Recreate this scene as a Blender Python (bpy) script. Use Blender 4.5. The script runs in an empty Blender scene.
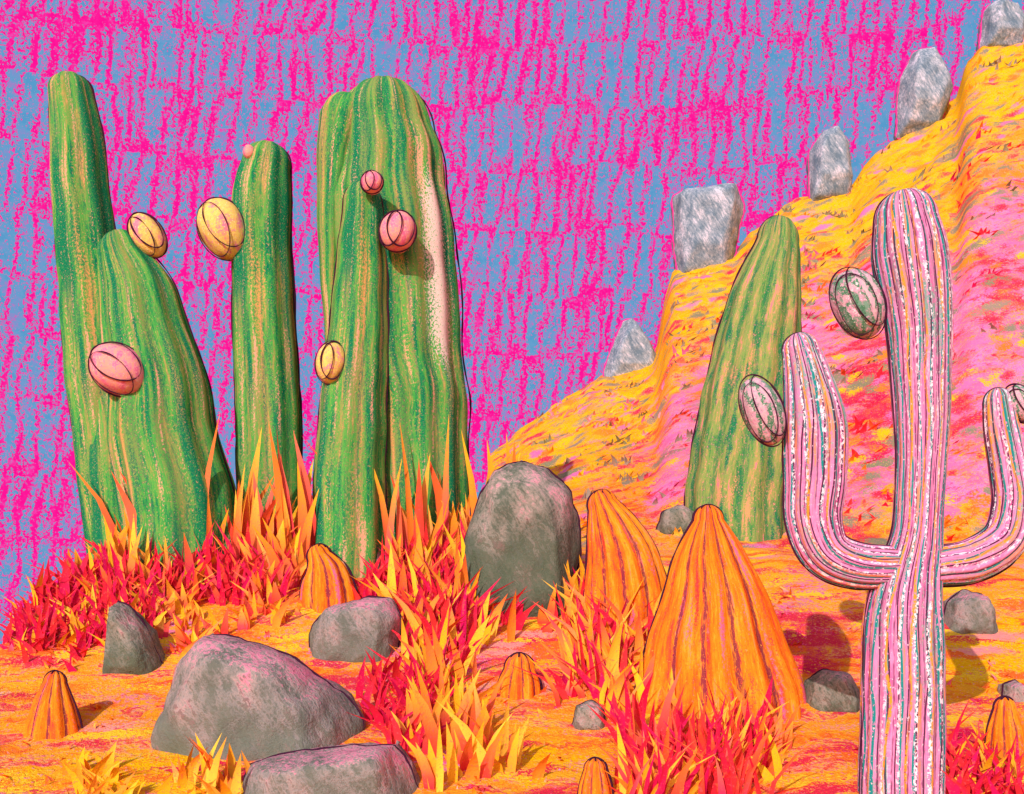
import bpy, bmesh, math, random
import numpy as np
from bisect import bisect_right
from mathutils import Vector, noise, Matrix
random.seed(7); np.random.seed(7)
scene=bpy.context.scene
CZ=1.6
# ---------------------------------------------------------------- colour / node helpers
def lin(c):
    o=[]
    for v in c[:3]:
        v=v/255.0
        o.append(v/12.92 if v<=0.04045 else ((v+0.055)/1.055)**2.4)
    return (o[0],o[1],o[2],1.0)
class G:
    def __init__(s,name):
        s.mat=bpy.data.materials.new(name); s.mat.use_nodes=True
        s.nt=s.mat.node_tree; s.nt.nodes.clear()
        s.out=s.nt.nodes.new('ShaderNodeOutputMaterial')
    def n(s,t): return s.nt.nodes.new(t)
    def l(s,a,b): s.nt.links.new(a,b)
    def put(s,sock,v):
        if isinstance(v,bpy.types.NodeSocket): s.l(v,sock)
        else: sock.default_value=v
    def m(s,op,a,b=0.0,c=None,clamp=False):
        nd=s.n('ShaderNodeMath'); nd.operation=op; nd.use_clamp=clamp
        s.put(nd.inputs[0],a); s.put(nd.inputs[1],b)
        if c is not None: s.put(nd.inputs[2],c)
        return nd.outputs[0]
    def step(s,v,t,k=8.0):
        a=s.m('SUBTRACT',v,t); return s.m('MULTIPLY_ADD',a,k,0.5,clamp=True)
    def mix(s,f,a,b):
        nd=s.n('ShaderNodeMix'); nd.data_type='RGBA'
        s.put(nd.inputs[0],f); s.put(nd.inputs[6],a); s.put(nd.inputs[7],b)
        return nd.outputs[2]
    def comb(s,x,y,z=0.0):
        nd=s.n('ShaderNodeCombineXYZ'); s.put(nd.inputs[0],x); s.put(nd.inputs[1],y); s.put(nd.inputs[2],z)
        return nd.outputs[0]
    def sep(s,v):
        nd=s.n('ShaderNodeSeparateXYZ'); s.l(v,nd.inputs[0]); return nd.outputs
    def noise(s,v,scale,detail=2.0,rough=0.5,color=False):
        nd=s.n('ShaderNodeTexNoise'); s.l(v,nd.inputs['Vector'])
        nd.inputs['Scale'].default_value=scale; nd.inputs['Detail'].default_value=detail
        nd.inputs['Roughness'].default_value=rough
        return nd.outputs[1] if color else nd.outputs[0]
    def ramp(s,f,stops,interp='LINEAR'):
        nd=s.n('ShaderNodeValToRGB'); cr=nd.color_ramp; cr.interpolation=interp
        while len(cr.elements)>1: cr.elements.remove(cr.elements[-1])
        cr.elements[0].position=stops[0][0]; cr.elements[0].color=lin(stops[0][1])
        for p,c in stops[1:]:
            e=cr.elements.new(p); e.color=lin(c)
        s.l(f,nd.inputs[0]); return nd.outputs[0]
    def attr(s,name):
        nd=s.n('ShaderNodeAttribute'); nd.attribute_name=name; return nd
    def obj(s):
        return s.n('ShaderNodeTexCoord').outputs['Object']
    def uv(s):
        return s.n('ShaderNodeTexCoord').outputs['UV']
    def scale(s,v,x,y,z=1.0):
        nd=s.n('ShaderNodeVectorMath'); nd.operation='MULTIPLY'; s.l(v,nd.inputs[0])
        nd.inputs[1].default_value=(x,y,z); return nd.outputs[0]
    def finish(s,col,height=None,bump=0.4,dist=0.02,rough=1.0):
        b=s.n('ShaderNodeBsdfPrincipled'); s.put(b.inputs['Base Color'],col)
        b.inputs['Roughness'].default_value=rough
        b.inputs['Specular IOR Level'].default_value=0.0
        if height is not None:
            bp=s.n('ShaderNodeBump'); bp.inputs['Strength'].default_value=bump
            bp.inputs['Distance'].default_value=dist
            s.l(height,bp.inputs['Height']); s.l(bp.outputs[0],b.inputs['Normal'])
        s.l(b.outputs[0],s.out.inputs[0]); return s.mat

# ---------------------------------------------------------------- terrain shape
FY=[0,3,5,7,8,9,10,11,12,13.5]; FZ=[0,.02,.22,.6,.9,1.25,1.7,2.2,2.62,3.12]
SIL=[(380,850),(430,800),(462,640),(478,540),(490,455),(520,430),(560,404),(600,376),(640,364),(656,352),(664,302),(673,272),
 (700,262),(735,254),(750,234),(775,210),(800,198),(850,188),(862,167),(880,150),(930,121),(957,100),(966,64),(980,44),(1024,30),(1200,-20),(1500,-80)]
SU=[(p-512)/1000 for p,_ in SIL]; SR=[r for _,r in SIL]
CU=[-.9,-.6,-.51,-.46,-.42,-.3,0,2]; CYV=[6,8,10,11.3,12.3,13.3,13.5,13.5]
def base_h(x,y):
    x=np.asarray(x,float); y=np.asarray(y,float)
    u=x/np.maximum(y,3.0)
    yc=np.interp(u,CU,CYV)
    zf=np.interp(np.minimum(y,yc),FY,FZ)
    zs=CZ+(650-np.interp(u,SU,SR))/1000*30
    t=np.clip((y-yc)/(30-yc),0,1)
    zc=np.interp(yc,FY,FZ)
    z=np.where(y>yc, zc+(zs-zc)*t, zf)
    k=np.clip((y-30)/28,0,1); k=k*k*(3-2*k)
    return np.where(y>30, zs+(-6-zs)*k, z)
def itp(x,X,Y):
    if x<=X[0]: return Y[0]
    if x>=X[-1]: return Y[-1]
    i=bisect_right(X,x)-1; return Y[i]+(Y[i+1]-Y[i])*(x-X[i])/(X[i+1]-X[i])
def base_s(x,y):
    u=x/max(y,3.0); yc=itp(u,CU,CYV)
    if y<=yc: return itp(y,FY,FZ)
    zs=CZ+(650-itp(u,SU,SR))/1000*30; zc=itp(yc,FY,FZ)
    return zc+(zs-zc)*min((y-yc)/(30-yc),1)
def bumps(x,y):
    a=0.045+0.2*min(max((y-14.5)/7,0),1)
    if y>60: a=0.6
    v=noise.noise(Vector((x*1.1,y*1.1,0)))*a
    v+=noise.noise(Vector((x*3.2,y*3.2,5)))*a*0.45
    return v
def zg(x,y): return base_s(x,y)+bumps(x,y)
def depth_at_pixel(px,row,y0=5.0):  # depth at which the ground projects to the given image pixel
    """walk up the slope along an image column until the ground projects to the given pixel row"""
    y=y0
    while y<29.5:
        x=(px-512)/1000*y
        if 650-(zg(x,y)-CZ)/y*1000<=row: break
        y+=0.05
    return y
def P(px,row,y): return Vector(((px-512)/1000*y,y,CZ+(650-row)/1000*y))

# ---------------------------------------------------------------- object helpers
def link(o,parent=None):
    scene.collection.objects.link(o)
    if parent: o.parent=parent
    return o
def empty(name,loc):
    e=bpy.data.objects.new(name,None); e.location=loc; e.empty_display_size=.3; link(e); return e
def mesh_obj(name,verts,faces,mat,parent=None,smooth=True):
    me=bpy.data.meshes.new(name); 
    off=parent.location if parent else Vector((0,0,0))
    me.from_pydata([tuple(Vector(v)-off) for v in verts],[],faces); me.materials.append(mat)
    if smooth: me.polygons.foreach_set('use_smooth',[True]*len(me.polygons))
    o=bpy.data.objects.new(name,me); link(o,parent); return o
def tube(name,pts,r,mat,parent,closed=False,wob=0.5):
    vs=[];fs=[];n=len(pts);K=5
    for i,p in enumerate(pts):
        a=pts[(i+1)%n] if (closed or i<n-1) else pts[i]; b=pts[i-1] if (closed or i>0) else pts[i]
        T=(Vector(a)-Vector(b)); T=T.normalized() if T.length>1e-6 else Vector((0,0,1))
        A=T.orthogonal().normalized(); B=T.cross(A)
        rr=r*(1+wob*noise.noise(Vector(p)*6)*2)
        for k in range(K):
            t=2*math.pi*k/K; vs.append(Vector(p)+A*math.cos(t)*rr+B*math.sin(t)*rr)
    m=n if closed else n-1
    for i in range(m):
        for k in range(K):
            j=(i+1)%n
            fs.append((i*K+k,i*K+(k+1)%K,j*K+(k+1)%K,j*K+k))
    return mesh_obj(name,vs,fs,mat,parent)
def catmull(pts,n):
    out=[];m=len(pts)
    for i in range(m-1):
        p0=pts[max(i-1,0)];p1=pts[i];p2=pts[i+1];p3=pts[min(i+2,m-1)]
        for k in range(n):
            t=k/n
            out.append([0.5*((2*b)+(-a+c)*t+(2*a-5*b+4*c-d)*t*t+(-a+3*b-3*c+d)*t**3) for a,b,c,d in zip(p0,p1,p2,p3)])
    out.append(list(pts[-1])); return out
def sweep(name,pts,mat,parent,ribs=12,depth=.1,topk=1.0,outline=None,hl=None,orad=.012,base_cap=False,seg=8,wob=.02,pinch=2.0):
    """pts: (x,y,z,r) bottom to top; ribbed skin with a domed tip"""
    path=catmull(pts,10)
    c0=Vector(path[-1][:3]); T=(c0-Vector(path[-3][:3])).normalized(); R=path[-1][3]
    for k in range(1,11):
        a=k/10*math.pi/2
        rr=R*max(math.cos(a),0.03)**(2.0/pinch)
        q=c0+T*R*topk*math.sin(a); path.append([q.x,q.y,q.z,rr])
    M=ribs*seg; vs=[];rib=[];hv=[];uvs=[];v=0;rm=max(p[3] for p in pts); lines=[[],[]]
    for i,p in enumerate(path):
        c=Vector(p[:3]); a=Vector(path[min(i+1,len(path)-1)][:3]); b=Vector(path[max(i-1,0)][:3])
        T=(a-b).normalized(); B=Vector((0,1,0)); B=(B-T*B.dot(T)).normalized(); S=T.cross(B)
        if i: v+=(c-Vector(path[i-1][:3])).length
        c=c+S*noise.noise(c*1.7)*rm*.06
        for j in range(M):
            th=math.pi/2+2*math.pi*j/M
            f=math.cos(ribs*(th)+.6*noise.noise(Vector((j*.02,v*.5,3))))
            r=p[3]*(1-depth*(.5-.5*f))*(1+wob*noise.noise(c*2.5+Vector((j*.05,0,0)))*2)
            vs.append(c+(S*math.cos(th)+B*math.sin(th))*r)
            rib.append(f)
            h=0
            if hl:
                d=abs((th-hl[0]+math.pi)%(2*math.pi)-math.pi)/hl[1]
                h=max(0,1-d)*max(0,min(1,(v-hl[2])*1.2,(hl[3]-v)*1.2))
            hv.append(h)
        for q,th in enumerate((0,math.pi)):
            lines[q].append(c+(S*math.cos(th)+B*math.sin(th))*(p[3]*(1.0+.04*noise.noise(Vector((v*.9,q*7,1))))+.002))
        uvs.append(v)
    fs=[];luv=[];cir=2*math.pi*rm
    for i in range(len(path)-1):
        for j in range(M):
            k=(j+1)%M
            fs.append((i*M+j,i*M+k,(i+1)*M+k,(i+1)*M+j))
            for jj,ii in ((j,i),(j+1,i),(j+1,i+1),(j,i+1)): luv+= [jj/M*cir,uvs[ii]]
    if base_cap:
        fs.append(tuple(range(M-1,-1,-1))); luv+=[0.0]*(2*M)
    o=mesh_obj(name,vs,fs,mat,parent); me=o.data
    at=me.attributes.new('rib','FLOAT','POINT'); at.data.foreach_set('value',rib)
    at=me.attributes.new('hl','FLOAT','POINT'); at.data.foreach_set('value',hv)
    ul=me.uv_layers.new(name='UVMap'); ul.data.foreach_set('uv',luv)
    if outline: tube('contour_line',lines[0]+lines[1][::-1],orad,outline,parent)
    return o

# ---------------------------------------------------------------- materials
def m_cactus(name,stops,groove,gt,speck,samt,hlcol=(246,205,200),patches=(),su=9,sv=1.1,extra=(),hlamt=.62,gs=1.0,under=None,ua=.36,gk=5,rf=.022,ga=.85):
    g=G(name); uv=g.uv(); rib=g.attr('rib').outputs['Fac']; hl=g.attr('hl').outputs['Fac']
    st=g.noise(g.scale(uv,su,sv),1.0,4,.65)
    fine=g.noise(g.scale(uv,40,7),1.0,2,.7)
    grain=g.noise(g.scale(uv,44*gs,30*gs),1.0,2,.85)
    f=g.m('ADD',g.m('MULTIPLY',st,.72),g.m('MULTIPLY',fine,.28))
    f=g.m('ADD',f,g.m('MULTIPLY_ADD',rib,rf,0))
    c=g.ramp(f,stops)
    for (px,py,off,t,col) in patches:
        pn=g.noise(g.comb(g.m('MULTIPLY_ADD',g.sep(uv)[0],px,off),g.m('MULTIPLY',g.sep(uv)[1],py)),1.0,2,.6)
        pf=g.step(g.m('ADD',pn,g.m('MULTIPLY_ADD',grain,.6,-.3)),t,10)
        c=g.mix(pf,c,lin(col))
    for (fr,w,col,ph,lim) in extra:
        wv=g.m('SINE',g.m('ADD',g.m('MULTIPLY',g.sep(uv)[0],fr),g.m('MULTIPLY_ADD',g.noise(g.comb(g.m('MULTIPLY',g.sep(uv)[0],3),g.m('MULTIPLY_ADD',g.sep(uv)[1],1.6,ph)),1.0,1,.5),6.0,ph)))
        k=g.m('MULTIPLY',g.step(wv,w,10),g.step(grain,lim,12))
        c=g.mix(k,c,lin(col))
    gr=g.m('SUBTRACT',gt,g.m('ADD',rib,g.m('MULTIPLY_ADD',fine,1.0,-.5)))
    c=g.mix(g.m('MULTIPLY',g.m('MULTIPLY_ADD',gr,gk,.5,clamp=True),ga),c,lin(groove))
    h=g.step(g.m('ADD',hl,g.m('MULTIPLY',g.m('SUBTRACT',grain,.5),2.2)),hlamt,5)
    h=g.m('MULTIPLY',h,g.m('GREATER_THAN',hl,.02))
    c=g.mix(g.m('MULTIPLY',h,.85),c,lin(hlcol))  # pale highlight streak painted into the skin colour
    c=g.mix(g.m('MULTIPLY',g.step(grain,samt,22),.8),c,lin(speck))
    if under: c=g.mix(g.m('MULTIPLY',g.step(grain,ua,-22),.8),c,lin(under))
    return g.finish(c,grain,.5,.015)
GREEN=[(.36,(16,100,80)),(.43,(30,128,76)),(.48,(72,158,72)),(.53,(100,164,74)),(.57,(134,152,78)),(.61,(180,152,84)),(.66,(232,150,106))]
m_green=m_cactus('saguaro_skin',GREEN,(30,112,80),-.95,(214,150,110),.64,patches=((2.6,.45,0,.57,(138,150,80)),(6,.35,40,.62,(222,156,92)),(5,.3,90,.555,(24,118,80)),(9,.5,130,.65,(238,164,134))),under=(88,176,80),ua=.37,su=7,sv=.6,rf=.008,ga=.6)
m_green2=m_cactus('olive_skin',[(.36,(36,118,78)),(.42,(84,142,72)),(.47,(128,150,80)),(.54,(148,154,86)),(.58,(190,155,90)),(.63,(236,120,140))],(46,120,74),-.8,(240,130,145),.63,patches=((8,1.6,10,.585,(32,118,80)),(6,1.2,50,.65,(216,152,104))),under=(108,172,76),ua=.37,rf=.01,ga=.7)
m_pink=m_cactus('pink_skin',[(.36,(205,95,150)),(.43,(222,120,172)),(.49,(234,145,190)),(.53,(220,130,178)),(.57,(184,138,162)),(.61,(240,145,110))],
   (112,52,88),-.9,(244,205,220),.65,patches=((6,.8,20,.66,(240,185,208)),(7,.9,60,.62,(126,160,152))),su=14,sv=1.0,gs=.8,
   extra=((60,.86,(34,136,136),0.0,.38),(86,.89,(86,40,68),2.0,.32),(40,.93,(245,150,50),4.0,.42),(52,.76,(246,222,232),1.0,.52)))
ORG=[(.35,(214,60,60)),(.41,(242,94,40)),(.47,(252,122,30)),(.53,(254,136,32)),(.58,(255,160,44)),(.65,(246,120,110))]
m_org=m_cactus('orange_skin',ORG,(116,36,70),-.80,(255,166,56),.65,su=10,sv=1.0,patches=((7,1.0,70,.64,(234,64,60)),(8,.9,20,.67,(240,100,150))),under=(240,90,50),ua=.36,rf=.01)
g=G('pencil'); m_line=g.finish(lin((70,32,54)))
g=G('pink_chalk'); m_pline=g.finish(lin((236,60,150)))

def m_bud(name,a,b,c,line,d=None):
    g=G(name); o=g.obj(); n1=g.noise(g.scale(o,1,1,.5),7,3,.6); gr=g.noise(o,42,2,.85)
    f=g.m('ADD',n1,g.m('MULTIPLY',g.m('SUBTRACT',gr,.5),.5))
    col=g.ramp(f,[(.36,a),(.45,b),(.54,c),(.6,b),(.66,a)])
    if d:
        s=g.sep(o); wv=g.m('SINE',g.m('ADD',g.m('MULTIPLY',g.m('ADD',s[0],g.m('MULTIPLY',s[2],.4)),90),g.m('MULTIPLY',n1,16)))
        col=g.mix(g.m('MULTIPLY',g.step(wv,.3,6),g.step(gr,.45,12)),col,lin(d))
    col=g.mix(g.m('MULTIPLY',g.step(gr,.64,20),.8),col,lin(line))
    return g.finish(col,gr,.4,.02)
m_budp=m_bud('pink_bud',(240,110,150),(242,140,160),(246,165,130),(250,195,190))
m_budy=m_bud('yellow_bud',(240,130,150),(246,186,100),(248,210,110),(252,215,200))
m_budg=m_bud('green_bud',(120,150,130),(224,150,180),(206,180,180),(245,225,228),(80,126,96))

def m_rock(name,a,b,c,top,topamt,low=None):
    g=G(name); o=g.obj(); n1=g.noise(g.scale(o,1,1,.6),3.2,4,.6); gr=g.noise(o,34,2,.85)
    mp=g.n('ShaderNodeMapping'); mp.inputs['Rotation'].default_value=(0,.6,0); g.l(o,mp.inputs[0])
    st=g.noise(g.scale(mp.outputs[0],14,14,3.2),1.5,3,.65)
    f=g.m('ADD',g.m('MULTIPLY',n1,.42),g.m('MULTIPLY',st,.38)); f=g.m('ADD',f,g.m('MULTIPLY',gr,.20))
    col=g.ramp(f,[(.42,a),(.48,b),(.54,c),(.60,top)])
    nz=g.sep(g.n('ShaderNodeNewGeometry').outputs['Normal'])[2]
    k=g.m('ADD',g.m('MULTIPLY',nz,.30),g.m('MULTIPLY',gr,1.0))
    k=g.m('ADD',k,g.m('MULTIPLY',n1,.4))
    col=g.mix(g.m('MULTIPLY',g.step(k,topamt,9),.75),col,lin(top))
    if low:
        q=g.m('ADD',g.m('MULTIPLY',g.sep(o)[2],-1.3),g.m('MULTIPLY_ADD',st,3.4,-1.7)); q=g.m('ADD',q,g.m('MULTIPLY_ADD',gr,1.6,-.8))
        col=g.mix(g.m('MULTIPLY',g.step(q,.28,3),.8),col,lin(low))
    return g.finish(col,g.m('ADD',gr,st),.5,.03)
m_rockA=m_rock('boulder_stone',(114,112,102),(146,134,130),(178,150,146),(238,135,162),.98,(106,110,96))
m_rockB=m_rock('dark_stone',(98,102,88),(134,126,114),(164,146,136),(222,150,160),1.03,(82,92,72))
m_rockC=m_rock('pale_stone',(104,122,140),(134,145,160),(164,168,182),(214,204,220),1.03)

# ---------------------------------------------------------------- rocks
def boulder(poly,base,depth,mat,y=None,amp=.045,vox=30,line=None):
    cx=sum(p[0] for p in poly)/len(poly)
    if y is None:
        yf=depth_at_pixel(cx,base); y=yf+depth*.6
    pts=[P(a,b,y) for a,b in poly]; zmin=min(p.z for p in pts); c=sum(pts,Vector())/len(pts)
    size=max(max(p.x for p in pts)-min(p.x for p in pts),max(p.z for p in pts)-zmin)
    ext=[]
    for p in pts:
        ext.append(p)
        if p.z<zmin+.25*size: ext.append(p-Vector((0,0,.35*size)))
    bm=bmesh.new()
    for p in ext:
        for dy,s in ((-1,.5),(-.65,.82),(0,1),(.65,.85),(1,.5)):
            q=c+(p-c)*s; q=Vector((q.x-c.x+random.uniform(-.05,.05)*size*(dy!=0),dy*depth,q.z-c.z)); bm.verts.new(q)
    bmesh.ops.convex_hull(bm,input=bm.verts)
    for v_ in [v_ for v_ in bm.verts if not v_.link_faces]: bm.verts.remove(v_)
    me=bpy.data.meshes.new('tmp'); bm.to_mesh(me); bm.free()
    t=bpy.data.objects.new('tmp',me); link(t); md=t.modifiers.new('r','REMESH'); md.mode='VOXEL'; md.voxel_size=size/vox
    ms=t.modifiers.new('s','SMOOTH'); ms.iterations=1; ms.factor=.5
    dg=bpy.context.evaluated_depsgraph_get(); m2=bpy.data.meshes.new_from_object(t.evaluated_get(dg))
    bpy.data.objects.remove(t)
    for v_ in m2.vertices:
        q=v_.co+c; n=v_.normal.copy()
        f=size*(amp*noise.noise(q*2.2/size)+amp*.6*abs(noise.noise(q*5/size))+amp*.25*noise.noise(q*14/size)); v_.co+=n*(f-.01*size)
    m2.materials.clear(); m2.materials.append(mat)
    m2.polygons.foreach_set('use_smooth',[True]*len(m2.polygons)); m2.name='boulder'
    o=bpy.data.objects.new('boulder',m2); o.location=c; link(o)
    bm=bmesh.new(); bm.from_mesh(m2)
    r=bmesh.ops.bisect_plane(bm,geom=bm.verts[:]+bm.edges[:]+bm.faces[:],plane_co=(0,-.05*depth,0),plane_no=(0,1,0))
    cv=[v_.co.copy() for v_ in r['geom_cut'] if isinstance(v_,bmesh.types.BMVert)]; bm.free()
    cv.sort(key=lambda q: math.atan2(q.z,q.x)); cv=cv[::2]
    if len(cv)>8: tube('contour_line',[c+q*1.008 for q in cv],.85*y/1000,line or m_line,o,True,1.0)
    return o
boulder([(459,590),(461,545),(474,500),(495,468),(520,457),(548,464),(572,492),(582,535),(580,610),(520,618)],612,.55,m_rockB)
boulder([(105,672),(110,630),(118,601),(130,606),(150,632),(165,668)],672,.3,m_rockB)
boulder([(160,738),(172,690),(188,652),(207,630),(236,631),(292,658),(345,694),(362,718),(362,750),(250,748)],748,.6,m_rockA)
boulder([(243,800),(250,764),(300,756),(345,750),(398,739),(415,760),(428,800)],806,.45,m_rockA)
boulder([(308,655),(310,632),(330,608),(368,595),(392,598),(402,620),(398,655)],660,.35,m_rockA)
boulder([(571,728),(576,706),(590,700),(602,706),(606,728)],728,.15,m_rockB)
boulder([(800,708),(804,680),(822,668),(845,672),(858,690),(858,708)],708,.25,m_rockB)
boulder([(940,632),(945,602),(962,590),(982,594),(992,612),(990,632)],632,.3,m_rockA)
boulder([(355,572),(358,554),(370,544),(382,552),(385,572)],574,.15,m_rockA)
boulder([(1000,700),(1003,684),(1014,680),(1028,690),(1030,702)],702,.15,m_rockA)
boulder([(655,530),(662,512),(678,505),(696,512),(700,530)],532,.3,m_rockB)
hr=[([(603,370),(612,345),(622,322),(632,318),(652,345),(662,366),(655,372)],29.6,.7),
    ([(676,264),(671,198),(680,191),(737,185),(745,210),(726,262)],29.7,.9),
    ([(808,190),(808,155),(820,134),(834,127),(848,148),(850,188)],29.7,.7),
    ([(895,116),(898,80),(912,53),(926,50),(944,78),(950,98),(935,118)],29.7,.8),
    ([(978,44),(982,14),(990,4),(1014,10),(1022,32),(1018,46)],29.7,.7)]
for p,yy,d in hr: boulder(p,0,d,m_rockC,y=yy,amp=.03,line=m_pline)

# ---------------------------------------------------------------- sky backdrop
g=G('sky_strokes'); o=g.sep(g.obj())
X=g.m('MULTIPLY',o[0],10); Y=g.m('MULTIPLY',o[2],10)
v=g.comb(X,Y)
w1=g.noise(v,1/130,1); w2=g.noise(g.scale(v,1/26,1/60),1.0,1); w3=g.noise(g.scale(v,1/5,1/26),1.0,1)
Y2=g.m('ADD',Y,g.m('MULTIPLY_ADD',w1,40,-20))
row=g.m('DIVIDE',Y2,62); ri=g.m('FLOOR',row); rf=g.m('SUBTRACT',row,ri)
Xs=g.m('ADD',X,g.m('MULTIPLY_ADD',w2,22,-11)); Xs=g.m('ADD',Xs,g.m('MULTIPLY',g.m('SUBTRACT',rf,.5),g.m('MULTIPLY_ADD',g.noise(g.comb(g.m('DIVIDE',X,160),ri),1.0,0),-26,6)))
W=g.m('ADD',g.m('DIVIDE',Xs,16),g.m('MULTIPLY',ri,37.37))
vo=g.n('ShaderNodeTexVoronoi'); vo.voronoi_dimensions='1D'; vo.feature='DISTANCE_TO_EDGE'; g.l(W,vo.inputs['W']); vo.inputs['Scale'].default_value=1; vo.inputs['Randomness'].default_value=.9
vc=g.n('ShaderNodeTexVoronoi'); vc.voronoi_dimensions='1D'; vc.feature='F1'; g.l(W,vc.inputs['W']); vc.inputs['Scale'].default_value=1; vc.inputs['Randomness'].default_value=.9
rc=g.sep(vc.outputs['Color'])
rf2=g.m('ADD',rf,g.m('MULTIPLY_ADD',rc[0],.40,-.20))
ed=g.m('MINIMUM',g.m('MULTIPLY_ADD',vo.outputs['Distance'],4.0,-.85),g.m('MULTIPLY_ADD',g.m('MINIMUM',rf2,g.m('SUBTRACT',1.0,rf2)),5,-.12))
ed=g.m('MAXIMUM',g.m('MINIMUM',ed,.30),-.60)
gr=g.noise(g.scale(v,1/2.6,1/3.4),1.0,2,.85); big=g.noise(v,1/110,2)
V=g.m('ADD',ed,g.m('MULTIPLY_ADD',gr,6.4,-3.2)); V=g.m('ADD',V,g.m('MULTIPLY_ADD',w3,2.0,-1.0)); V=g.m('ADD',V,g.m('MULTIPLY_ADD',big,2.0,-1.0))
V=g.m('ADD',V,g.m('MULTIPLY_ADD',rc[1],.5,-.25))
mask=g.step(V,-.10,3)
blue=g.ramp(g.noise(v,1/16,3,.7),[(.38,(88,156,204)),(.5,(104,160,206)),(.58,(118,152,206)),(.66,(156,134,200))])
mag=g.ramp(g.noise(v,1/10,3,.75),[(.35,(255,14,150)),(.55,(255,28,155)),(.66,(245,70,175))])
c=g.mix(mask,mag,blue)
em=g.n('ShaderNodeEmission'); g.l(c,em.inputs[0]); em.inputs[1].default_value=1.0; g.l(em.outputs[0],g.out.inputs[0]); m_sky=g.mat
try: m_sky.cycles.emission_sampling='NONE'
except Exception: pass
vs=[];fs=[];NA=80
for i in range(NA+1):
    a=math.radians(-72+144*i/NA)
    for z in (-12,120): vs.append((200*math.sin(a),-100+200*math.cos(a),z))
for i in range(NA): fs.append((2*i,2*i+2,2*i+3,2*i+1))
mesh_obj('sky',vs,fs,m_sky)

# ---------------------------------------------------------------- ground
g=G('desert_ground'); o=g.obj(); s=g.sep(o)
zn=g.n('ShaderNodeAttribute'); zn.attribute_name='zone'; zs=g.sep(zn.outputs['Vector']); hill=g.attr('hill').outputs['Fac']
H=g.m('ADD',s[2],g.m('MULTIPLY',s[1],.5))
v=g.comb(s[0],H)
wob=g.noise(v,2.2,2,.6,True)
vm=g.n('ShaderNodeVectorMath'); vm.operation='MULTIPLY_ADD'; g.l(wob,vm.inputs[0]); vm.inputs[1].default_value=(.35,.35,0); g.l(v,vm.inputs[2]); vw=vm.outputs[0]
def rot(vec,r,sx,sy,off=0):
    mp=g.n('ShaderNodeMapping'); mp.inputs['Rotation'].default_value=(0,0,r); mp.inputs['Location'].default_value=(off,off*.7,0); g.l(vec,mp.inputs[0])
    return g.scale(mp.outputs[0],sx,sy)
def vmix(a,b):
    nd=g.n('ShaderNodeMix'); nd.data_type='VECTOR'; g.l(hill,nd.inputs[0]); g.l(a,nd.inputs[4]); g.l(b,nd.inputs[5]); return nd.outputs[1]
gr=g.noise(o,26,2,.85)
q1=vmix(rot(vw,math.radians(-4),1.3,4.2),rot(vw,math.radians(-30),1.6,2.8))
vo=g.n('ShaderNodeTexVoronoi'); g.l(q1,vo.inputs['Vector']); vo.inputs['Scale'].default_value=1
nn=g.noise(q1,1.2,4,.75)
r=g.m('ADD',g.m('MULTIPLY',g.sep(vo.outputs['Color'])[0],.5),g.m('MULTIPLY_ADD',nn,2.2,-.87))
r=g.m('ADD',r,g.m('MULTIPLY_ADD',gr,.9,-.45))
cO=g.ramp(r,[(.0,(236,60,60)),(.14,(250,112,40)),(.3,(253,140,38)),(.42,(255,176,40)),(.5,(250,120,44)),(.58,(255,190,50)),(.66,(244,140,120)),(.76,(248,104,50)),(.88,(228,50,80))])
cY=g.ramp(r,[(.0,(246,126,40)),(.14,(252,172,18)),(.36,(255,192,12)),(.48,(250,152,24)),(.56,(255,200,30)),(.72,(230,170,50)),(.84,(250,130,50)),(.94,(245,130,120))])
cP=g.ramp(r,[(.0,(232,60,90)),(.14,(240,110,175)),(.3,(242,138,195)),(.42,(246,130,90)),(.5,(240,128,185)),(.6,(236,95,150)),(.7,(200,120,140)),(.78,(246,140,60)),(.9,(232,50,80))])
cR=g.ramp(r,[(.0,(210,28,84)),(.25,(228,34,70)),(.45,(238,50,60)),(.6,(232,42,100)),(.7,(250,110,45)),(.8,(232,40,75)),(.95,(250,160,50))])
bn=g.m('ADD',g.m('MULTIPLY_ADD',g.noise(v,1.5,4,.75),2.2,-1.1),g.m('MULTIPLY_ADD',gr,1.0,-.5))
def zf(k): return g.step(g.m('ADD',zs[k],bn),.5,5)
z0=zf(0);z1=zf(1)
c=g.mix(z0,cO,cY); c=g.mix(z1,c,cP); c=g.mix(zf(2),c,cR)
def marks(c,off,thr,size,sc,rampF,rampH,ang=-42):
    q=vmix(rot(vw,math.radians(-3),1.1*sc,4.0*sc,off),rot(vw,math.radians(ang),1.5*sc,2.4*sc,off))
    vo=g.n('ShaderNodeTexVoronoi'); g.l(q,vo.inputs['Vector']); vo.inputs['Scale'].default_value=1
    cs=g.sep(vo.outputs['Color'])
    m=g.step(g.m('ADD',vo.outputs['Distance'],g.m('MULTIPLY_ADD',gr,1.7,-.85)),size,-12)
    m=g.m('MULTIPLY',m,g.m('GREATER_THAN',cs[0],thr))
    col=g.mix(hill,g.ramp(cs[1],rampF,'CONSTANT'),g.ramp(cs[1],rampH,'CONSTANT'))
    return g.mix(m,c,col)
FR=[(0,(255,196,50)),(.3,(250,110,44)),(.5,(232,50,74)),(.66,(246,146,140)),(.8,(255,170,40))]
HR=[(0,(142,134,104)),(.36,(250,140,40)),(.52,(232,50,80)),(.68,(244,120,180)),(.84,(164,138,120))]
HR2=[(0,(255,190,30)),(.30,(240,112,170)),(.44,(234,48,80)),(.60,(148,134,112)),(.84,(250,124,50))]
c=marks(c,0,.45,.42,1.0,FR,HR,-30); c=marks(c,13,.45,.38,1.4,FR,HR2,-50)
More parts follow.
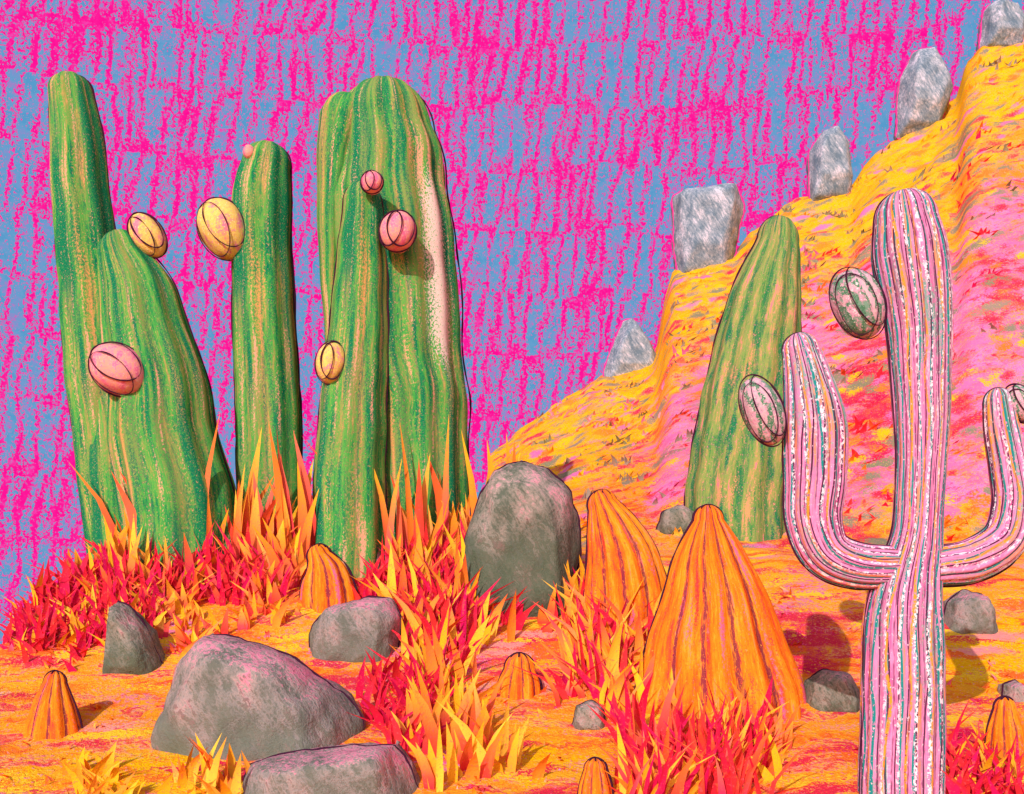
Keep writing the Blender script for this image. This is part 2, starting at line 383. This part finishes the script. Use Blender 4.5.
c=g.mix(g.m('MULTIPLY',g.step(gr,.64,16),.7),c,lin((250,125,165)))
c=g.mix(g.m('MULTIPLY',g.step(gr,.36,-16),.6),c,lin((255,196,70)))
m_ground=g.finish(c,gr,.6,.04)
xs=np.concatenate([[-420,-250,-150,-100,-70,-50,-38,-30,-25,-21],np.arange(-18,20,.12),[22,26,31,40,55,75,110,160,260,420]])
ys=np.concatenate([[-300,-120,-50,-20,-8,-3,0,1,2,3],np.arange(3.5,32,.1),[33,34,36,38,41,45,50,56,64,75,90,110,140,200,320,600]])
XX,YY=np.meshgrid(xs,ys); ZZ=base_h(XX,YY)
nx,ny=len(xs),len(ys); verts=[]
for j in range(ny):
    for i in range(nx):
        x=float(XX[j,i]);y=float(YY[j,i]); verts.append((x,y,float(ZZ[j,i])+bumps(x,y)))
faces=[(j*nx+i,j*nx+i+1,(j+1)*nx+i+1,(j+1)*nx+i) for j in range(ny-1) for i in range(nx-1)]
go=mesh_obj('ground',verts,faces,m_ground)
U=512+1000*XX/np.maximum(YY,3); R=650-(ZZ-CZ)/np.maximum(YY,3)*1000
def blob(cx,cy,rx,ry,a=1): return a*np.exp(-((U-cx)/rx)**2-((R-cy)/ry)**2)
silr=np.interp(U,[p for p,_ in SIL],SR); dS=R-silr; hillm=np.clip((YY-13.2)/1.5,0,1)
yel=hillm*np.clip(1.3-dS/np.interp(U,[500,640,700,860,960,1024],[120,100,80,85,140,100]),0,1)
yel=np.maximum(yel,blob(985,650,60,50)); yel=np.maximum(yel,blob(740,560,60,30,.5)); yel=np.maximum(yel,blob(170,775,130,40,.8)); yel=np.maximum(yel,blob(560,760,80,40,.6))
pk=hillm*np.clip((dS-np.interp(U,[500,640,700,860,960,1024],[170,110,60,60,130,100]))/60,0,1)*np.clip((560-R)/60,0,1)*.8
pk=np.maximum.reduce([pk,blob(800,600,60,30,.65),blob(180,630,60,20,.65),blob(460,650,70,30,.7),blob(330,650,80,20,.5),blob(120,700,60,15,.6),blob(430,760,50,25,.5),blob(600,400,40,20,.5),blob(640,455,40,30,.4)])
rd=np.maximum.reduce([blob(875,400,45,80,.75)*hillm,blob(1000,290,30,60,.6)*hillm,blob(960,400,30,60,.5)*hillm,blob(810,640,50,45,.7),blob(280,565,230,32,1.05),blob(60,610,60,30,1.0),blob(430,590,70,60,.8),blob(680,770,80,40,.7),blob(400,720,50,60,.6),blob(965,745,30,30,.9),blob(520,650,80,40,.5),blob(640,470,40,40,.35),blob(840,545,100,25,.65),blob(1000,700,60,30,.4)])
zc=np.stack([yel,pk,rd],-1).reshape(-1,3).astype(np.float32)
a=go.data.attributes.new('zone','FLOAT_VECTOR','POINT'); a.data.foreach_set('vector',zc.ravel())
a=go.data.attributes.new('hill','FLOAT','POINT'); a.data.foreach_set('value',(YY>12.8).astype(np.float32).ravel())

# ---------------------------------------------------------------- cacti
def column(parent,name,y,rows,mat,**k):  # rows are image pixel coordinates, projected out to depth y
    """rows: (image column,image row,half width in pixels) top first -> bottom last"""
    pts=[]
    rows=rows[::-1]
    for px,rw,r in rows:
        p=P(px,rw,y); pts.append((p.x,p.y,p.z,r*y/1000))
    return sweep(name,pts,mat,parent,**k)
def bud(parent,name,px,row,y,rx,rz,tilt,mat,rings=True):
    c=P(px,row,y); a=rx*y/1000; b=rz*y/1000; vs=[];fs=[];N=20;M=24
    rot=Matrix.Rotation(math.radians(tilt),3,'Y')
    sd=Vector((px*.1,row*.1,0))
    def pt(ph,th,k=1.0):
        rr=a*math.sin(ph)*(1+.03*math.cos(8*th)+.12*noise.noise(sd+Vector((math.cos(th),math.sin(th),ph)))); q=Vector((rr*math.cos(th)*k,rr*math.sin(th)*k,b*math.cos(ph)*k*(1.0 if ph>.4 else .96)))
        return c+rot@q
    for i in range(N+1):
        for j in range(M):
            vs.append(pt(math.pi*i/N,2*math.pi*j/M))
    for i in range(N):
        for j in range(M): fs.append((i*M+j,(i+1)*M+j,(i+1)*M+(j+1)%M,i*M+(j+1)%M))
    mesh_obj(name,vs,fs,mat,parent)
    if rings:
        rr=1.3*y/1000*.5
        # loops drawn on the skin: an off-centre ellipse on the near side and the rim
        def surf(ox,oz,ax,az):
            L=[]
            for k in range(44):
                t=2*math.pi*k/44; X_=ox+ax*math.cos(t); Z_=oz+az*math.sin(t); q=max(1-X_*X_-Z_*Z_,0)
                L.append(c+rot@Vector((X_*a*1.03,-math.sqrt(q)*a*1.06-.004,Z_*b*1.03)))
            return L
        tube(name+'_loop',surf(.22,.05,.70,.88),rr,m_line,parent,True)
        tube(name+'_seam',surf(-.30,-.05,.62,.82),rr*.8,m_line,parent,True)
        tube(name+'_line',[c+rot@Vector((a*1.05*math.cos(2*math.pi*k/44),-a*.10,b*1.05*math.sin(2*math.pi*k/44))) for k in range(44)],rr,m_line,parent,True)
# A
y=12.2; e=empty('saguaro_cactus',P(150,548,y)); ol=dict(outline=m_line,orad=.010)
column(e,'tall_stem',y+.25,[(72,96,22),(78,150,27),(85,230,30),(95,320,33),(106,420,35),(120,520,36),(126,600,36)],m_green,ribs=8,depth=.08,**ol)
column(e,'leaning_stem',y-.1,[(124,256,25),(136,290,36),(150,350,46),(164,430,53),(178,500,57),(186,600,60)],m_green,ribs=11,depth=.08,topk=1.0,**ol)
column(e,'low_stem',y+.1,[(112,410,22),(125,470,34),(135,600,38)],m_green,ribs=9,depth=.08)
bud(e,'flower_bud',148,236,y-.2,16,24,-35,m_budy); bud(e,'fruit_bud',119,370,y-.62,24,30,-55,m_budp)
# B
y=12.7; e=empty('saguaro_cactus',P(268,545,y))
column(e,'stem',y,[(266,168,25),(263,200,30),(262,260,30),(266,360,32),(269,450,33),(272,600,32)],m_green,ribs=9,depth=.08,outline=m_line,orad=.012)
bud(e,'fruit_bud',224,230,y-.2,24,31,-25,m_budy); bud(e,'small_bud',249,152,y-.25,6,7,0,m_budp,False)
# C
y=12.5; e=empty('saguaro_cactus',P(395,545,y))
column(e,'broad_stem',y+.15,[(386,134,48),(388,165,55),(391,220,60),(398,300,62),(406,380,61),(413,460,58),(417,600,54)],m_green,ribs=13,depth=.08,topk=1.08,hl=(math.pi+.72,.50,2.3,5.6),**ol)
column(e,'shoulder_stem',y-.05,[(346,122,27),(338,160,22),(332,215,15),(331,300,9),(332,360,6)],m_green,ribs=7,depth=.08)
column(e,'front_stem',y-.62,[(362,202,19),(362,250,24),(359,320,29),(354,400,33),(350,480,36),(347,600,38)],m_green,ribs=8,depth=.09,**ol)
bud(e,'top_bud',372,183,y-.95,11,11,0,m_budp); bud(e,'flower_bud',398,232,y-.85,18,20,10,m_budp); bud(e,'fruit_bud',331,363,y-.9,15,21,8,m_budy)
# D
y=13.9; e=empty('saguaro_cactus',P(740,535,y))
column(e,'stem',y,[(778,242,21),(771,275,30),(761,320,39),(752,380,45),(742,450,50),(735,520,51),(732,600,50)],m_green2,ribs=11,depth=.08,outline=m_line,orad=.012,topk=1.2)
# E
y=6.9; e=empty('armed_cactus',P(902,800,y))
kw=dict(ribs=16,depth=.08,outline=m_line,orad=.006,seg=6)
column(e,'trunk',y,[(906,222,31),(910,255,36),(917,310,33),(921,400,28),(920,470,25),(916,530,25),(908,575,32),(903,620,38),(901,700,40),(900,900,42)],m_pink,**kw)
column(e,'left_arm',y-.02,[(801,352,19),(808,385,25),(815,430,32),(815,480,31),(813,520,28),(826,552,25),(858,566,23),(905,568,20)],m_pink,**kw)
column(e,'right_arm',y-.02,[(999,403,15),(1002,430,17),(1009,470,19),(1012,505,20),(1003,540,22),(972,560,22),(938,566,20),(910,570,18)],m_pink,**kw)
bud(e,'fruit_bud',857,304,y-.15,25,36,-25,m_budg); bud(e,'side_bud',762,411,y-.1,20,36,-22,m_budg); bud(e,'right_bud',1019,404,y-.05,14,20,-30,m_budg)

# orange ribbed cacti
def barrel(px,top,base,rows,ribs=10):
    yf=depth_at_pixel(px,base); wmax=max(r for _,_,r in rows); y=yf+wmax*yf/1000*.75
    e=empty('ribbed_cactus',P(px,base,y))
    column(e,'body',y,rows,m_org,ribs=ribs,depth=.14,topk=1.0,outline=m_line,orad=1.1*y/1000,pinch=2.0,base_cap=True)
    b=rows[0]; c=P(b[0],b[1]-b[2]*1.0,y)
    n=7
    for i in range(n):
        a=2*math.pi*i/n+.2; s=b[2]*y/1000*.95
        tube('crown_line',[c+Vector((math.cos(a)*s*t*.96,math.sin(a)*s*t*.96,.006+ s*(math.sqrt(max(1-t*t,0))-1) )) for t in (0,.2,.4,.6,.75)],.7*y/1000,m_line,e)
    return e
barrel(325,543,612,[(320,556,12),(326,572,22),(328,592,28),(329,620,30),(329,650,30)],ribs=9)
barrel(612,488,652,[(602,505,15),(612,530,27),(622,565,38),(627,610,44),(627,665,46),(627,700,44)],ribs=11)
barrel(712,503,722,[(708,520,15),(709,550,33),(711,590,50),(714,640,68),(717,700,86),(718,730,90),(718,780,88)],ribs=13)
barrel(55,668,740,[(55,682,11),(54,700,19),(54,722,26),(54,740,29),(54,765,29)],ribs=9)
barrel(519,652,700,[(519,668,15),(519,682,21),(519,698,23),(519,715,23)],ribs=9)
barrel(595,755,802,[(595,769,11),(595,785,16),(595,805,18),(595,825,18)],ribs=8)
barrel(1005,695,768,[(1005,708,11),(1005,728,18),(1005,750,21),(1005,768,22),(1005,790,22)],ribs=9)

# ---------------------------------------------------------------- grasses
class Blades:
    def __init__(s): s.v=[];s.f=[];s.c=[]
    def add(s,b,h,lean,w,c0,c1,rot):
        W=Vector((math.cos(rot),math.sin(rot),0))*w*.5; i0=len(s.v); D=Vector((-W.y,W.x,0))*.5
        for t,k,m in ((0,.75,0),(.3,1,.15),(.65,.62,.6)):
            c=b+Vector((lean.x*t*t,lean.y*t*t,h*t))
            col=[c0[i]*(1-m)+c1[i]*m for i in range(3)]+[1]
            for q in (c-W*k,c+D*k*.6,c+W*k): s.v.append(q); s.c+=col
        s.v.append(b+Vector((lean.x,lean.y,h))); s.c+=list(c1[:3])+[1]
        for r in range(2):
            for k in range(2):
                a=i0+r*3+k; s.f.append((a,a+1,a+4,a+3))
        s.f.append((i0+6,i0+7,i0+9)); s.f.append((i0+7,i0+8,i0+9))
    def build(s,name,mat):
        me=bpy.data.meshes.new(name); me.from_pydata([tuple(v) for v in s.v],[],s.f); me.materials.append(mat)
        me.polygons.foreach_set('use_smooth',[True]*len(me.polygons))
        a=me.attributes.new('tint','FLOAT_COLOR','POINT'); a.data.foreach_set('color',s.c)
        o=bpy.data.objects.new(name,me); link(o); return o
g=G('grass_blades'); tn=g.attr('tint').outputs['Color']; o=g.obj(); gr=g.noise(o,38,2,.85); n2=g.noise(g.scale(o,1,1,.3),16,2,.6)
c=g.mix(g.m('MULTIPLY',g.step(g.m('ADD',n2,g.m('MULTIPLY_ADD',gr,.5,-.25)),.66,12),.5),tn,lin((250,120,60))); c=g.mix(g.m('MULTIPLY',g.step(gr,.63,18),.6),c,lin((248,90,100)))
m_grass=g.finish(c,gr,.3,.02)
RED=[(224,28,66),(234,42,60),(218,26,92),(238,56,56)]; YEL=[(252,190,40),(250,172,34),(246,150,50),(255,200,70)]; ORA=[(250,120,45),(242,90,50),(240,120,90)]
EX=[(478,562,640,765),(292,364,560,655),(18,92,680,775),(568,610,700,742),(568,624,750,840),(150,372,680,800),(236,440,752,830),(300,410,615,690),(98,172,640,700),(352,388,560,590),(798,862,690,735),(940,996,615,655)]
def clump(B,px,row,hpx,n,pal0,pal1,spread=.5,wpx=9,ex=True,hmin=.5):
    if ex:
        for a,b,c_,d_ in EX:
            if a<px<b and c_<row<d_: return
    y=depth_at_pixel(px,row); x=(px-512)/1000*y
    for i in range(n):
        bx=x+random.gauss(0,hpx*y/1000*.2); by=y+random.gauss(0,.12); bz=zg(bx,by)-.03
        a=random.gauss(0,spread); h=hpx*y/1000*random.uniform(hmin,1.15); 
        B.add(Vector((bx,by,bz)),h*math.cos(a),Vector((h*math.sin(a)+(bx-x)*.5,random.gauss(-.05,.08),0)),wpx*y/1000*random.uniform(.6,1.4),lin(random.choice(pal0)),lin(random.choice(pal1)),random.gauss(0,.5))
B=Blades()
def region(n,x0,x1,r0,r1,h0,h1,k,p0,p1,spread=.5,w=9,B=B):
    for i in range(n): clump(B,random.uniform(x0,x1),random.uniform(r0,r1),random.uniform(h0,h1),k,p0,p1,spread,w)
region(125,85,500,552,606,30,60,10,RED,RED+ORA[:1],.55,8)
region(24,110,500,556,590,50,85,7,RED,YEL,.35,10)
region(22,100,500,555,595,40,75,7,YEL+RED,YEL,.35,10)
for px,h in ((205,150),(214,120),(225,105),(268,135),(275,105),(300,110),(315,130),(330,95),(395,120),(405,150),(440,95),(488,150),(496,120),(150,70),(470,80),(250,90),(360,90)): clump(B,px,572,h,5,RED+ORA,YEL+ORA,.14,12,False,.7)
region(70,15,150,585,655,18,46,10,RED,RED,.75,7)
region(18,15,150,600,655,20,40,7,YEL,YEL,.75,7)
region(40,130,480,592,655,22,50,7,RED+YEL,ORA+YEL,.6,9)
region(36,370,480,580,665,30,65,9,RED,RED,.55,8)
region(30,380,640,600,705,40,80,6,YEL,YEL+ORA,.45,11)
region(26,480,640,600,705,35,75,7,RED,RED+YEL,.45,9)
region(22,585,650,620,725,40,85,6,YEL+RED,YEL+RED,.45,10)
region(22,400,520,730,806,50,90,6,YEL+RED,YEL,.3,12)
region(34,365,440,690,800,30,62,9,RED,RED,.6,8)
region(24,630,760,752,812,45,90,8,RED,RED+ORA,.5,8)
region(18,600,770,742,812,35,75,6,YEL+ORA,YEL,.5,9)
region(8,60,150,765,815,25,50,6,YEL,YEL,.6,10)
region(18,945,1020,756,806,25,60,9,RED,RED,.6,8)
region(10,945,1020,756,806,25,50,6,YEL,YEL,.6,9)
for px,row,h in ((180,790,55),(212,797,60),(235,800,50)): clump(B,px,row,h,8,YEL,YEL+ORA,.4,11,False)
for px,row in ((600,640),(640,735),(690,738),(730,740),(770,745)): clump(B,px,row,65,7,RED,RED+YEL,.3,9,False)
for px,row in ((30,742),(80,742),(500,702),(540,702),(985,768),(1022,768),(300,612),(358,612)): clump(B,px,row,12,5,RED+ORA,YEL,.6,5,False)
B.build('desert_grass',m_grass)
B2=Blades()
PK=[(242,135,190),(235,100,150),(240,150,170)]
for i in range(260):
    px=random.uniform(-20,1050); row=random.uniform(600,805)
    clump(B2,px,row,random.uniform(6,14),4,ORA+YEL+PK,YEL+ORA+PK,1.0,5)
B2.build('low_grass',m_grass)
B3=Blades(); GREY=[(150,135,120),(165,145,130),(140,140,110)]
def hclump(px,t,pal,hh,n):
    y=13.4+t*16; x=(px-512)/1000*y
    c0=lin(random.choice(pal))
    for i in range(n):
        bx=x+random.gauss(0,.12);by=y+random.gauss(0,.1);bz=zg(bx,by)-.04
        B3.add(Vector((bx,by,bz)),hh*random.uniform(.5,1.1),Vector((random.gauss(.05,.1),random.gauss(-.08,.05),0)),random.uniform(.06,.11),c0,c0,random.gauss(0,.5))
for i in range(260):
    px=random.uniform(500,1050); t=random.random()
    q=random.random()
    if px<680: pal=GREY if q<.5 else (YEL if q<.7 else PK)
    else:
        if t>.72: pal=GREY if q<.5 else YEL
        elif t>.2: pal=GREY if q<.3 else (PK if q<.5 else (RED if q<.8 else ORA))
        else: pal=RED if q<.5 else (ORA+YEL)
    hclump(px,t,pal,random.uniform(.1,.2),7)
B3.build('hillside_shrubs',m_grass)

# ---------------------------------------------------------------- light, world, camera
elev=math.radians(25); az=math.radians(199)   # low sun behind the viewer, a little to the left
w=bpy.data.worlds.new('World'); scene.world=w; w.use_nodes=True; nt=w.node_tree
bg=nt.nodes['Background']; sk=nt.nodes.new('ShaderNodeTexSky'); sk.sky_type='NISHITA'; sk.sun_disc=False
sk.sun_elevation=elev; sk.sun_rotation=az; nt.links.new(sk.outputs[0],bg.inputs[0]); bg.inputs[1].default_value=.15
L=bpy.data.lights.new('sun','SUN'); L.energy=3.1; L.angle=math.radians(.5); L.color=(1,.97,.93)
lo=bpy.data.objects.new('sun',L); sd=Vector((math.sin(az)*math.cos(elev),math.cos(az)*math.cos(elev),math.sin(elev)))
lo.rotation_euler=(-sd).to_track_quat('-Z','Y').to_euler(); lo.location=sd*50; link(lo)
cam=bpy.data.cameras.new('camera'); cam.sensor_width=36; cam.lens=36*1000/1024; cam.shift_y=(650-397)/1024; cam.clip_end=2000
co=bpy.data.objects.new('camera',cam); co.location=(0,0,CZ); co.rotation_euler=(math.pi/2,0,0); link(co); scene.camera=co
scene.view_settings.view_transform='Standard'; scene.view_settings.look='None'; scene.view_settings.exposure=0
